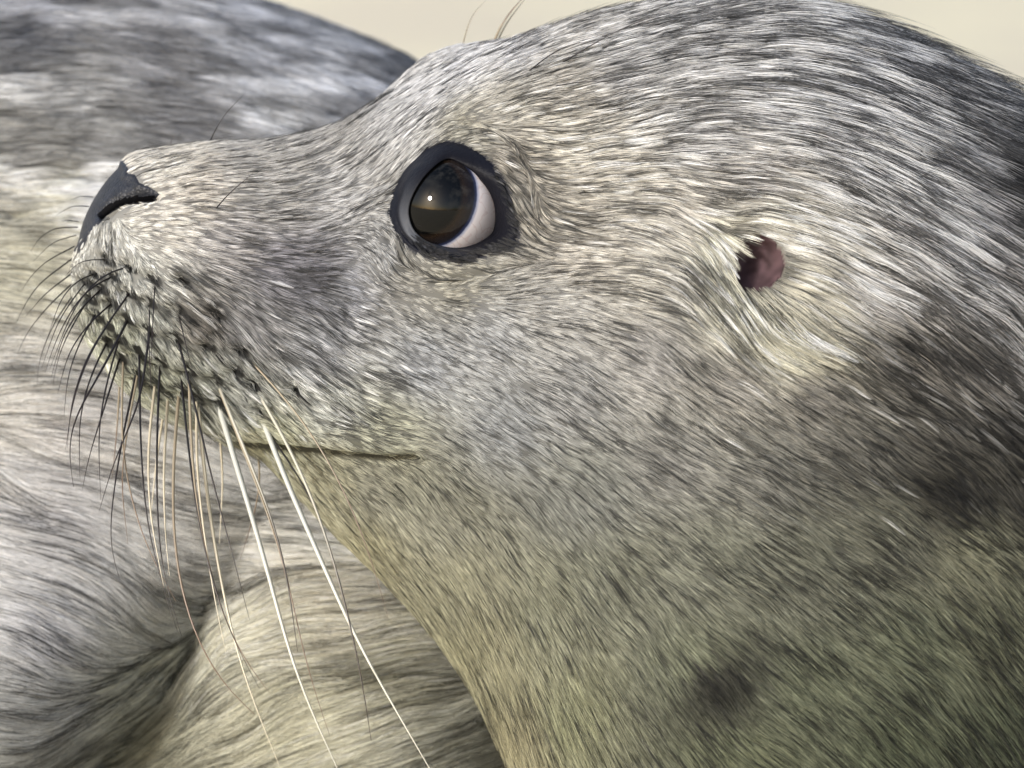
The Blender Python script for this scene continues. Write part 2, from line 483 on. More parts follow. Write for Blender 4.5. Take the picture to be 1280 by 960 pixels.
# -- coat colour (tones set place by place)
COAT = [(200,200,205,198,184),(160,225,215,208,195),(230,240,205,194,178),(300,200,178,174,168),(400,170,165,162,158),(330,250,175,172,168),(420,240,172,172,174),(480,160,182,182,184),(520,130,196,196,200),(560,90,200,200,205),(620,60,190,190,195),
 (200,275,215,208,195),(140,300,220,218,205),(280,300,165,160,160),(380,345,105,104,118),(340,330,125,122,135),(420,360,140,142,152),(480,320,165,165,166),(170,350,192,192,180),(200,410,178,180,166),(240,400,140,130,118),(140,420,186,190,160),(190,470,176,180,150),(250,470,165,168,150),(300,480,150,152,142),(300,400,140,138,140),(380,430,148,150,156),(400,500,165,168,158),(470,540,165,166,135),(340,545,170,170,130),
 (300,570,155,150,105),(400,600,165,160,118),(470,600,140,138,112),(450,680,165,158,110),(540,640,150,148,118),(560,720,160,156,112),(600,800,168,162,110),(640,900,180,170,112),(520,450,150,154,160),(600,420,160,162,164),(680,380,168,166,160),
 (570,160,165,160,140),(640,200,150,140,122),(660,270,165,155,135),(560,345,165,160,140),(500,330,150,145,130),(620,140,190,184,168),(700,120,185,178,165),(680,170,205,198,180),(740,220,214,206,188),(760,280,200,193,178),(820,260,196,188,172),(700,320,185,178,165),(800,350,180,174,158),
 (880,300,215,208,176),(900,350,220,214,180),(950,265,215,207,185),(1000,300,215,208,192),(985,345,190,182,155),(960,400,215,208,172),(1000,430,190,182,150),(1060,350,220,213,206),(930,400,200,194,160),
 (750,90,178,177,178),(850,60,165,165,168),(850,160,180,179,180),(920,220,190,184,178),(950,120,208,208,212),(1020,180,218,216,220),(1050,80,178,178,186),(1100,150,215,215,222),(1100,240,220,217,220),(1150,60,150,150,157),(1180,150,160,160,168),(1215,170,66,66,72),(1270,200,34,34,38),(1270,140,80,80,86),(1230,200,42,42,46),(1260,240,34,34,38),(1220,110,125,125,130),(1180,250,185,182,186),(1160,330,205,200,198),(1245,330,150,140,126),(1240,420,195,185,176),(1180,420,112,106,96),(1120,430,118,110,97),(1060,420,148,140,124),
 (1000,480,138,132,120),(900,460,158,152,140),(800,440,162,158,152),(700,480,158,158,156),(620,520,152,156,158),(720,600,148,150,136),(820,560,148,146,136),(940,580,140,138,124),(1060,540,118,114,100),(1150,520,98,93,80),(1260,500,48,46,42),(1270,580,70,66,52),(1168,602,62,58,44),(1200,680,150,150,108),(1100,660,132,132,104),(1000,700,140,142,112),(880,700,146,148,118),(760,720,150,152,118),(680,760,150,150,108),(700,880,156,158,102),(850,820,140,146,104),(878,846,62,62,46),(1000,850,130,138,96),(1120,800,130,138,96),(1240,780,130,134,92),(1250,900,100,110,72),(1100,930,112,122,80),(900,940,128,136,86),(1700,700,110,108,92),(3000,800,110,108,98)]
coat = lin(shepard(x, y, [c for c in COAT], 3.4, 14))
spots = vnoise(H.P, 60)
coat *= (1 - 0.30 * sm(430, 680, y) * sm(380, 620, x))[..., None]  # darker towards the lower neck
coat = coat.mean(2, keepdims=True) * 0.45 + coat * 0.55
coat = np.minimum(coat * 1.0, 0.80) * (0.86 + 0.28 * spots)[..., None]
# small dark marks of the coat
for sx, sy, rx, ry, an, k in [(372,348,36,13,20,.5),(878,846,24,12,40,.72),(1170,602,26,16,20,.6),(245,402,46,10,30,.35),(440,150,30,8,-25,.25),(230,238,30,6,5,.25),(520,452,14,5,20,.2)]:
    coat *= (1 - k * gauss(x, y, sx, sy, rx, ry, an))[..., None]
folmask = np.zeros(x.shape)
for fx, fy in FOL:
    folmask = np.maximum(folmask, gauss(x, y, fx + 2, fy + 2, 13, 6, 42) * near)
coat *= (1 - 0.95 * sm(0.25, 0.6, folmask))[..., None]
# outlines without fur
rim_sd = sdpoly(x, y, RIM)
eye_c = near & (rim_sd < 3)
bald = sm(-15, -8, rim_sd) * sm(-3, 3, nsd if False else sdpoly(x, y, NOSE)) * np.where(near, sm(1.04, 1.14, np.hypot((x - EAR[0]) / 36, (y - EAR[1]) / 33)), 1)
coat = np.where((rim_sd < 2)[..., None], np.array([0.014, 0.014, 0.018]), coat)
md, ms = pldist(x, y, MOUTH)
bald = bald * np.where(x < 525, sm(2.0, 4.5, md + 4.0 * sm(470, 528, x)), 1) * (1 - 0.97 * sm(0.42, 0.68, folmask))
infr = sm(-140, -20, x) * (1 - sm(1330, 1480, x)) * (1 - sm(1010, 1130, y))
vis = np.clip((H.N @ -FWD + 0.45) * 3, 0.0, 1)
dens = bald * (0.015 + infr * (0.06 + vis)) * sm(2, 10, np.arange(H.ni))[:, None]

LEN = [(160,225,5),(130,300,4),(250,200,6),(350,200,6),(450,180,6),(300,280,7.5),(380,340,7),(180,400,6.5),(150,350,5),(250,430,7),(300,480,9),(380,460,10),(420,500,8),(450,535,5),(400,540,4),(330,545,3.5),(300,520,6),(400,600,6),(500,620,7),(560,750,8),(640,900,10),
 (480,300,4.5),(510,345,4),(570,350,4),(640,210,6),(660,280,5.5),(560,165,4),(520,130,6),(600,80,6),(700,140,9),(720,250,9),(800,250,9),(700,370,7),(600,430,6),(800,450,6),(850,320,11),(890,350,11),(897,310,7),(930,283,6),(950,270,10),(960,390,15),(1000,400,13),(900,420,9),(985,335,8),
 (800,100,10),(900,150,12),(1000,200,14),(1100,150,15),(1100,300,16),(1200,300,17),(1200,120,15),(1250,400,16),(1100,420,10),(1000,500,7),(900,600,7),(1100,600,8),(1200,700,9),(1000,800,9),(800,800,8),(1200,900,10),(1000,50,12),(1800,600,12)]
length = shepard(x, y, LEN, 3, 20)[..., 0] * 0.001
length = np.where(rim_sd < 1, 0.0028, length)
length *= 1 + 0.3 * sm(650, 1000, x) * sm(520, 350, y)
for fx, fy in FOL:
    length *= 1 - 0.75 * gauss(x, y, fx - 8, fy - 11, 15, 11, 50) * near
# how strongly the fur breaks into locks
LOCK = [(200,200,.35,.5),(350,220,.35,.45),(450,180,.35,.45),(300,290,.75,.6),(400,300,.4,.45),(180,400,.6,.9),(250,430,.8,1.1),(330,480,1,1.5),(400,450,1,1.3),(450,520,.9,1.1),(330,545,.2,.5),(400,600,.2,.5),(560,700,.2,.5),(640,900,.5,.8),(480,300,.3,.4),(570,350,.5,.5),(650,230,.75,.6),(560,130,.3,.4),
 (700,140,.6,.6),(740,230,.75,.7),(760,300,.7,.65),(700,380,.4,.5),(600,430,.3,.45),(560,500,.3,.45),(800,450,.3,.45),(870,340,.95,.9),(900,400,.95,1.0),(960,400,1,1.2),(950,270,.9,.9),(985,335,.9,.7),(850,120,.9,.8),(950,150,1,.9),(1050,200,1,1.1),(1150,250,1,1.2),(1100,60,1,1.2),(1200,120,1,1.3),(1250,400,1,1.3),(1100,400,.9,1.0),(1000,500,.3,.5),(900,600,.3,.5),(1100,600,.35,.55),(1000,800,.4,.6),(800,800,.3,.55),(1200,800,.45,.7),(1800,600,.8,1.5)]
lk = shepard(x, y, LOCK, 3, 20)
DARK = [(200,200,.04),(300,220,.08),(400,180,.10),(500,150,.04),(300,290,.14),(380,350,.2),(180,400,.05),(300,450,.12),(400,450,.12),(330,545,.02),(450,650,.02),(560,350,.06),(650,220,.14),(700,140,.1),(740,230,.10),(800,150,.14),(900,100,.22),(900,200,.16),(1000,150,.36),(1100,200,.42),(1100,60,.48),(1200,120,.55),(1240,220,.8),(1150,330,.42),(1250,400,.55),(1150,430,.34),(1050,420,.14),(950,270,.05),(880,350,.05),(960,400,.06),(900,500,.10),(700,450,.08),(600,500,.06),(800,600,.08),(1000,650,.12),(1100,560,.2),(800,800,.06),(1000,850,.08),(1250,600,.4),(1200,750,.12),(640,900,.02),(1800,600,.2)]
dark = shepard(x, y, DARK, 3, 20)[..., 0]
lift = shepard(x, y, [(200,220,.10),(180,400,.12),(300,480,.14),(500,150,.08),(560,345,.10),(700,200,.14),(700,500,.07),(880,350,.09),(960,400,.16),(940,285,.07),(950,120,.16),(1100,200,.20),(1200,120,.24),(1100,500,.08),(800,800,.07),(400,620,.06),(1250,400,.2)], 3, 20)[..., 0]
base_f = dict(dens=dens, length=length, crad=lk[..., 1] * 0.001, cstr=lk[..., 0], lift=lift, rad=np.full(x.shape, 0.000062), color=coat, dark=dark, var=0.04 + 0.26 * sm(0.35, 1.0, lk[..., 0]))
fur_sets = []
under = dict(base_f); under['length'] = np.maximum(length * 0.8, 0.0024); under['crad'] = np.full(x.shape, 0.0008); under['cstr'] = np.full(x.shape, .2); under['lift'] = lift * 0.55; under['color'] = coat * (0.85 - 0.5 * sm(0.3, 0.9, lk[..., 0]))[..., None]; under['var'] = np.full(x.shape, 0.06); under['dark'] = dark * 0.5; under['rad'] = np.full(x.shape, 0.000065)
fur_sets.append(grow(H, 34000, 8, under, K=5, seed=11, loose=1.0))
fur_sets.append(grow(H, 36000, 16, base_f, K=5, seed=12))
# dark strands standing in for the thin shaded gaps where the coat parts
STREAK = [(250,200,.35),(420,180,.5),(300,290,1.3),(180,400,.4),(330,430,1.2),(420,480,1.6),(400,600,.1),(330,545,.1),(560,700,.15),(640,900,.5),(450,260,.5),(520,140,.3),(570,355,.8),(650,230,1.2),(720,200,.8),(740,290,.9),(700,380,1),(600,450,.6),(800,450,.8),(880,350,.7),(960,400,.8),(860,120,1),(1000,160,1.4),(1120,250,1.6),(1200,120,1.4),(1250,400,1.5),(1000,520,.9),(900,650,.8),(1100,650,1.1),(800,800,.5),(1000,850,.9),(1200,850,1.2),(1800,600,.2)]
gd = dict(base_f); st_ = shepard(x, y, STREAK, 3, 20)[..., 0]
gd['dens'] = dens * st_ * sm(0.35, 0.6, vnoise(H.P + 1, 160)); gd['length'] = np.maximum(length * 1.8, 0.011); gd['crad'] = np.full(x.shape, 0.00012); gd['cstr'] = np.full(x.shape, .9)
gd['color'] = coat * 0.12 + 0.006; gd['dark'] = np.zeros(x.shape); gd['lift'] = lift * 1.2
fur_sets.append(grow(H, 8000, 3, gd, K=5, seed=13, loose=0.0))

# pale pointed locks lying over the darker coat of the crown and nape
PALE = [(200,200,.15),(400,200,.1),(300,290,.3),(330,460,.8),(420,480,.9),(450,560,.1),(560,700,0),(640,900,.25),(500,150,.3),(570,350,.1),(700,200,.6),(760,280,.5),(700,380,.15),(650,450,.05),(800,450,.05),(880,350,.9),(960,400,1),(950,270,.8),(850,120,.9),(950,150,1.2),(1050,180,1.5),(1120,260,1.6),(1100,60,1.4),(1200,120,.9),(1250,230,.2),(1200,330,1.2),(1250,400,1.3),(1130,420,.5),(1050,420,.4),(1000,520,.05),(1250,560,.3),(900,650,.03),(1200,700,.15),(1000,850,.03),(1800,600,.05)]
pk = dict(base_f); pl_ = shepard(x, y, PALE, 3, 20)[..., 0]
pk['dens'] = dens * np.clip(pl_ - 0.24, 0, 2); pk['length'] = length * 1.15; pk['crad'] = np.full(x.shape, 0.0006); pk['cstr'] = np.full(x.shape, 1.0); pk['lift'] = lift * 1.25
gm_ = coat.mean(2, keepdims=True)
pk['color'] = np.clip((coat * 0.4 + gm_ * 0.6) * 1.5 + 0.06, 0, 0.86) * (folmask < 0.3)[..., None]; pk['dark'] = np.zeros(x.shape); pk['var'] = np.full(x.shape, 0.15)
fur_sets.append(grow(H, 1700, 15, pk, K=5, seed=14, loose=0.05))

# coarser cover for the far side and for the trunk that runs out of the picture
cv_ = dict(base_f); cv_['dens'] = bald * np.clip(1 - infr * vis * 1.6, 0, 1) * sm(4, 14, np.arange(H.ni))[:, None] * (H.P[..., 2] > 0.004)
cv_['length'] = length * 1.6; cv_['crad'] = np.full(x.shape, 0.0030); cv_['cstr'] = np.full(x.shape, .6); cv_['rad'] = np.full(x.shape, 0.00028); cv_['var'] = np.full(x.shape, .15)
fur_sets.append(grow(H, 14000, 9, cv_, K=5, seed=15))

# -- body mesh: eye sockets and follicles are real hollows
BP = H.P.copy()
eye_sd = sdpoly(x, y, EYE)
sock = sm(6, -8, sdpoly(x, y, RIM) + 4)
BP -= H.N * (sock * 0.016)[..., None]
er = np.hypot((x - EAR[0]) / 38, (y - EAR[1]) / 35)
pit = np.exp(-er ** 6) * near * 0.0078 * np.clip(1.0 - 0.55 * ((x - EAR[0]) + (y - EAR[1])) / 55.0, 0.35, 1.6)
BP -= H.N * pit[..., None]
BP[..., 2] = np.maximum(BP[..., 2], 0.0)
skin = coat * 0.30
skin = np.where((sdpoly(x, y, RIM) < 6)[..., None], np.array([0.012, 0.012, 0.016]), skin)
er = np.hypot((x - EAR[0]) / 36, (y - EAR[1]) / 33)
earpink = np.array([0.085, 0.050, 0.055])
skin = np.where((near & (er < 1.1))[..., None], earpink * (0.55 + 0.9 * vnoise(H.P, 500))[..., None], skin)
skin = np.where((sdpoly(x, y, MOUTH + [(300, 556)]) < 3)[..., None] & (md < 6)[..., None], skin * 0.4, skin)

seal = root('seal', (0.16, 0.0, 0.0), 'grey seal with raised head in profile, dark eye and long whiskers, sharp in focus', 'seal')
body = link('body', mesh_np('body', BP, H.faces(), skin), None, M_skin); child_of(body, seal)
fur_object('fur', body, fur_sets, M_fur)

# ------------------------------------------------------------------ nose leather: patch of the muzzle, thickened
bv = H.bvh()
def hit(px, py, far_side=False):
    """depth of the surface seen through a picture point"""
    a = CAM; b = unproj(px, py, 0.0)
    d = Vector(b - a).normalized()
    if far_side:
        r = bv.ray_cast(Vector(b) + d * 1.0, -d)
    else:
        r = bv.ray_cast(Vector(a), d)
    return None if r[0] is None else r[0], r[1]

def patch(name, mask, out, thick, attr, material, parent):
    """raised copy of part of the grid surface, with soft edge"""
    V = H.P + H.N * out[..., None]
    F = H.faces(); mv = mask.ravel()
    F = F[mv[F].all(1)]
    used = np.unique(F); re = np.full(H.ni * H.nj, -1); re[used] = np.arange(len(used))
    o = link(name, mesh_np(name, V.reshape(-1, 3)[used], re[F], attr.reshape(-1, 3)[used]), None, material)
    child_of(o, parent); return o

m, n, l, b = mat('wet_nose_leather')
tc = n.new('ShaderNodeTexCoord'); vo = n.new('ShaderNodeTexVoronoi'); vo.inputs['Scale'].default_value = 1100
no = n.new('ShaderNodeTexNoise'); no.inputs['Scale'].default_value = 300
l.new(tc.outputs['Object'], vo.inputs['Vector']); l.new(tc.outputs['Object'], no.inputs['Vector'])
cr = n.new('ShaderNodeValToRGB'); cr.color_ramp.elements[0].color = (0.006, 0.007, 0.010, 1); cr.color_ramp.elements[1].color = (0.035, 0.037, 0.048, 1)
l.new(no.outputs['Fac'], cr.inputs['Fac']); l.new(cr.outputs[0], b.inputs['Base Color'])
bp = n.new('ShaderNodeBump'); bp.inputs['Strength'].default_value = 0.6; bp.inputs['Distance'].default_value = 0.0005
l.new(vo.outputs['Distance'], bp.inputs['Height']); l.new(bp.outputs[0], b.inputs['Normal'])
b.inputs['Roughness'].default_value = 0.45; b.inputs['Specular IOR Level'].default_value = 0.3
M_nose = m
m, n, l, b = mat('nostril_lining_shade')  # black lining, with the shade inside the hole put into its colour
b.inputs['Base Color'].default_value = (0.003, 0.003, 0.004, 1); b.inputs['Roughness'].default_value = 0.7; b.inputs['Specular IOR Level'].default_value = 0.05
M_nostril = m
nsd = sdpoly(x, y, NOSE)
patch('nose', nsd < 7, 0.0006 * sm(7, 0, nsd) - 0.0002, 0, coat, M_nose, seal)
nd_ = pldist(x, y, [(127,271),(136,262),(148,254),(160,250),(178,247),(190,246)])[0]
patch('nostril', near & (nd_ < 5.0), 0.0009 * sm(7, 0, nsd) + 0.0002 * sm(5, 2, nd_) - 0.0004, 0, coat, M_nostril, seal)

# ------------------------------------------------------------------ eyes
m, n, l, b = mat('eyeball')
tc = n.new('ShaderNodeTexCoord')
# object z axis = gaze
sep = n.new('ShaderNodeSeparateXYZ'); l.new(tc.outputs['Object'], sep.inputs[0])
nz = n.new('ShaderNodeTexNoise'); nz.inputs['Scale'].default_value = 260; nz.inputs['Detail'].default_value = 4
l.new(tc.outputs['Object'], nz.inputs['Vector'])
ER = 0.0164
norm = n.new('ShaderNodeMath'); norm.operation = 'DIVIDE'; norm.inputs[1].default_value = ER
l.new(sep.outputs['Z'], norm.inputs[0])
wob_ = n.new('ShaderNodeMath'); wob_.operation = 'MULTIPLY_ADD'; wob_.inputs[1].default_value = 0.03
l.new(nz.outputs['Fac'], wob_.inputs[0]); l.new(norm.outputs[0], wob_.inputs[2])
cr = n.new('ShaderNodeValToRGB'); e = cr.color_ramp.elements
e[0].position = 0.0; e[0].color = (0.80, 0.70, 0.68, 1)
e[1].position = 1.0; e[1].color = (0.002, 0.002, 0.002, 1)
for p, c in [(0.43, (0.80, 0.74, 0.75, 1)), (0.475, (0.40, 0.42, 0.55, 1)), (0.50, (0.03, 0.04, 0.09, 1)), (0.55, (0.012, 0.011, 0.014, 1)), (0.70, (0.014, 0.009, 0.006, 1)), (0.76, (0.002, 0.002, 0.002, 1))]:
    q = e.new(p); q.color = c
l.new(wob_.outputs[0], cr.inputs['Fac'])
# faint veins on the white
vn = n.new('ShaderNodeTexWave'); vn.inputs['Scale'].default_value = 160; vn.inputs['Distortion'].default_value = 14; vn.inputs['Detail'].default_value = 3
l.new(tc.outputs['Object'], vn.inputs['Vector'])
vr = n.new('ShaderNodeValToRGB'); vr.color_ramp.elements[0].position = 0.0; vr.color_ramp.elements[0].color = (0.62, 0.40, 0.38, 1); vr.color_ramp.elements[1].position = 0.16; vr.color_ramp.elements[1].color = (1, 1, 1, 1)
l.new(vn.outputs['Fac'], vr.inputs['Fac'])
mu = n.new('ShaderNodeMix'); mu.data_type = 'RGBA'; mu.blend_type = 'MULTIPLY'; mu.inputs[0].default_value = 0.25
l.new(cr.outputs[0], mu.inputs[6]); l.new(vr.outputs[0], mu.inputs[7]); l.new(mu.outputs[2], b.inputs['Base Color'])
b.inputs['Roughness'].default_value = 0.03; b.inputs['Specular IOR Level'].default_value = 0.3
M_eye = m
m, n, l, b = mat('eyelid_skin')
tc = n.new('ShaderNodeTexCoord'); no = n.new('ShaderNodeTexNoise'); no.inputs['Scale'].default_value = 900; no.inputs['Detail'].default_value = 4
at = n.new('ShaderNodeAttribute'); at.attribute_name = 'tint'
l.new(tc.outputs['Object'], no.inputs['Vector']); l.new(at.outputs['Color'], b.inputs['Base Color'])
bp = n.new('ShaderNodeBump'); bp.inputs['Strength'].default_value = 0.5; bp.inputs['Distance'].default_value = 0.0004
l.new(no.outputs['Fac'], bp.inputs['Height']); l.new(bp.outputs[0], b.inputs['Normal'])
b.inputs['Roughness'].default_value = 0.42; b.inputs['Specular IOR Level'].default_value = 0.07
M_lid = m

def resample(poly, n):
    p = np.array(poly + [poly[0]], float)
    a = np.unwrap(np.arctan2(p[:, 1] - EC[1], p[:, 0] - EC[0]))
    if a[-1] < a[0]: a, p = a[::-1], p[::-1]
    r = np.hypot(p[:, 0] - EC[0], p[:, 1] - EC[1])
    q = np.linspace(0, 2 * np.pi, n, endpoint=False)
    aa = np.concatenate([a[:-1] - 2 * np.pi, a[:-1], a[:-1] + 2 * np.pi, a[:-1] + 4 * np.pi]); rr = np.concatenate([r[:-1]] * 4)
    r = np.interp(q, aa, rr)
    k = np.array([1, 4, 6, 4, 1]) / 16.0
    r = sum(k[i] * np.roll(r, i - 2) for i in range(5))
    return q, r

def build_eye(side):
    fs = side < 0
    wsurf = np.mean([hit(px, py, fs)[0][1] for px, py in RIM[::3]])   # world y of the surface round the eye
    ptsw = np.array([hit(px, py, fs)[0] for px, py in RIM])
    wd = (ptsw - CAM) @ FWD - DIST
    w0 = wd.mean()
    fwd_out = -1.0 if not fs else 1.0                       # outwards in depth
    cw = w0 - fwd_out * (ER - 0.0052)                          # centre depth
    c = unproj(EC[0] + 2, EC[1] + 2, cw)
    # eyeball with gaze
    import bmesh
    bm = bmesh.new(); bmesh.ops.create_uvsphere(bm, u_segments=64, v_segments=40, radius=ER)
    # the clear front stands a little forward
    for v in bm.verts:
        z = v.co.z / ER
        if z > 0.45: v.co *= 1 + 0.012 * ((z - 0.45) / 0.55)
    me = bpy.data.meshes.new('eyeball'); bm.to_mesh(me); bm.free()
    me.polygons.foreach_set('use_smooth', [True] * len(me.polygons))
    o = link('eye', me, None, M_eye)
    beta = math.radians(34)
    lx, ly = -0.94, 0.34
    g = (RIGHT * lx + UP * ly) * math.sin(beta) + FWD * fwd_out * math.cos(beta)
    o.parent = seal
    o.location = Vector(c) - seal.location
    o.rotation_mode = 'QUATERNION'; o.rotation_quaternion = Vector(g).to_track_quat('Z', 'Y')
    # lids: a ring from the opening (on the ball) to the fur
    nA, nT = 160, 16
    q, r0 = resample(EYE, nA); _, r1 = resample(RIM, nA)
    V = np.zeros((nT, nA, 3)); colr = np.zeros((nT, nA, 3))
    for a_ in range(nA):
        ca, sa = math.cos(q[a_]), math.sin(q[a_])
        xo, yo = EC[0] + ca * (r1[a_] + 5), EC[1] + sa * (r1[a_] + 5)
        h = hit(xo, yo, fs)[0]
        wo = ((np.array(h) - CAM) @ FWD - DIST) - fwd_out * 0.0006
        lower_left = math.exp(-(((math.degrees(q[a_]) - 140 + 180) % 360 - 180) / 48.0) ** 2)
        upper = max(0.0, -sa)
        for t_ in range(nT):
            t = t_ / (nT - 1)
            rr = r0[a_] - 1.5 + (r1[a_] + 6.5 - r0[a_]) * t
            X, Y = EC[0] + ca * rr, EC[1] + sa * rr
            # depth on the ball at the opening
            d = np.hypot((X - EC[0] - 2) * MM, (Y - EC[1] - 2) * MM)
            wb = cw + fwd_out * math.sqrt(max(ER * ER - min(d, ER * 0.97) ** 2, 0))
            d0 = (r0[a_] - 1.5) * MM
            wb0 = cw + fwd_out * math.sqrt(max(ER * ER - min(d0, ER * 0.97) ** 2, 0))
            fold = (0.0016 + 0.0004 * upper) * math.sin(math.pi * min(1, t * 1.0)) ** 0.7
            w = (wb0 - fwd_out * 0.0006) * (1 - t) + wo * t
            w += fwd_out * (fold + (0.0008 + 0.0012 * upper) * (1 - t))
            # a crease separates the wet inner margin from the lid
            w -= fwd_out * 0.0011 * lower_left * math.exp(-((t - 0.62) / 0.08) ** 2)
            if d < ER * 1.04:
                wmin = cw + fwd_out * (math.sqrt(ER * ER * 1.09 - d * d) + 0.0006 + 0.0006 * upper)
                w = max(w * fwd_out, wmin * fwd_out) * fwd_out
            if t_ == 0: w = wb0 - fwd_out * 0.0020
            V[t_, a_] = unproj(X, Y, w)
            inner = np.array([0.006, 0.006, 0.009]); grey = np.array([0.085, 0.09, 0.105]); lid = np.array([0.010, 0.011, 0.017])
            cc = inner * (1 - t) + lid * t
            gm = lower_left * sm(0.02, 0.12, t) * (1 - sm(0.42, 0.58, t))
            colr[t_, a_] = cc * (1 - gm) + grey * gm
    i, j = np.meshgrid(np.arange(nT - 1), np.arange(nA), indexing='ij')
    F = np.stack([i * nA + j, i * nA + (j + 1) % nA, (i + 1) * nA + (j + 1) % nA, (i + 1) * nA + j], 2).reshape(-1, 4)
    if not fs: F = F[:, ::-1]
    lo = link('eyelid', mesh_np('eyelid', V, F, colr), None, M_lid)
    bpy.context.view_layer.update()
    lo.parent = o; lo.matrix_parent_inverse = o.matrix_world.inverted()
build_eye(1)
build_eye(-1)

# ------------------------------------------------------------------ ear: bare skin inside the pit
er = np.hypot((x - EAR[0]) / 36, (y - EAR[1]) / 33)
earcol = earpink * (0.5 + 1.0 * vnoise(H.P, 450))[..., None]
patch('ear', near & (er < 1.12), 0.0003 - pit, 0, earcol, M_skin, seal)

# ------------------------------------------------------------------ whiskers
def whisk_mat(name, c0, c1):
    m, n, l, b = mat(name)
    at = n.new('ShaderNodeAttribute'); at.attribute_name = 'tint'
    l.new(at.outputs['Color'], b.inputs['Base Color'])
    b.inputs['Roughness'].default_value = 0.3; b.inputs['Specular IOR Level'].default_value = 0.5
    return m
M_wh = whisk_mat('whisker_keratin', 0, 0)
CW = {'d': ((26, 22, 24), (40, 30, 30)), 'w': ((190, 190, 182), (200, 196, 182)), 't': ((150, 138, 118), (120, 100, 84)), 'm': ((185, 180, 165), (52, 40, 34)), 'l': ((190, 180, 158), (205, 195, 172))}
def whisker(name, pts, kind, r0, out=0.02, base=None, mirror=False):
    pts = np.array(pts, float); n = 24
    seg = np.r_[0, np.cumsum(np.hypot(*np.diff(pts, axis=0).T))]
    q = np.linspace(0, seg[-1], 90)
    p = np.stack([np.interp(q, seg, pts[:, 0]), np.interp(q, seg, pts[:, 1])], 1)
    for _ in range(260):
        p[1:-1] = p[1:-1] * 0.5 + (p[:-2] + p[2:]) * 0.25
    p = p[np.linspace(0, 89, n).astype(int)]
    if base is None:
        h = hit(pts[0, 0], pts[0, 1], mirror)[0]
        base = 0.0 if h is None else (np.array(h) - CAM) @ FWD - DIST
    t = np.linspace(0, 1, n)
    sgn = 1 if mirror else -1
    w = base + sgn * out * t * (1.6 - 0.6 * t) - sgn * 0.0015 * (1 - t) ** 6
    P = unproj(p[:, 0], p[:, 1], w)
    T = np.gradient(P, axis=0); T /= np.linalg.norm(T, axis=1, keepdims=True)
    A = np.cross(T, FWD); A /= np.linalg.norm(A, axis=1, keepdims=True); B = np.cross(T, A)
    k = 5; ang = np.arange(k) * 2 * np.pi / k
    rad = r0 * MM * (1 - 0.86 * t ** 1.3)
    V = P[:, None] + rad[:, None, None] * (np.cos(ang)[None, :, None] * A[:, None] + np.sin(ang)[None, :, None] * B[:, None])
    i, j = np.meshgrid(np.arange(n - 1), np.arange(k), indexing='ij')
    F = np.stack([i * k + j, i * k + (j + 1) % k, (i + 1) * k + (j + 1) % k, (i + 1) * k + j], 2).reshape(-1, 4)
    c0, c1 = lin(CW[kind][0]), lin(CW[kind][1])
    s = sm(0.25, 0.7, t)[:, None]
    C = np.repeat((c0 * (1 - s) + c1 * s)[:, None], k, 1)
    o = link(name, mesh_np(name, V, F, C), None, M_wh); child_of(o, seal)
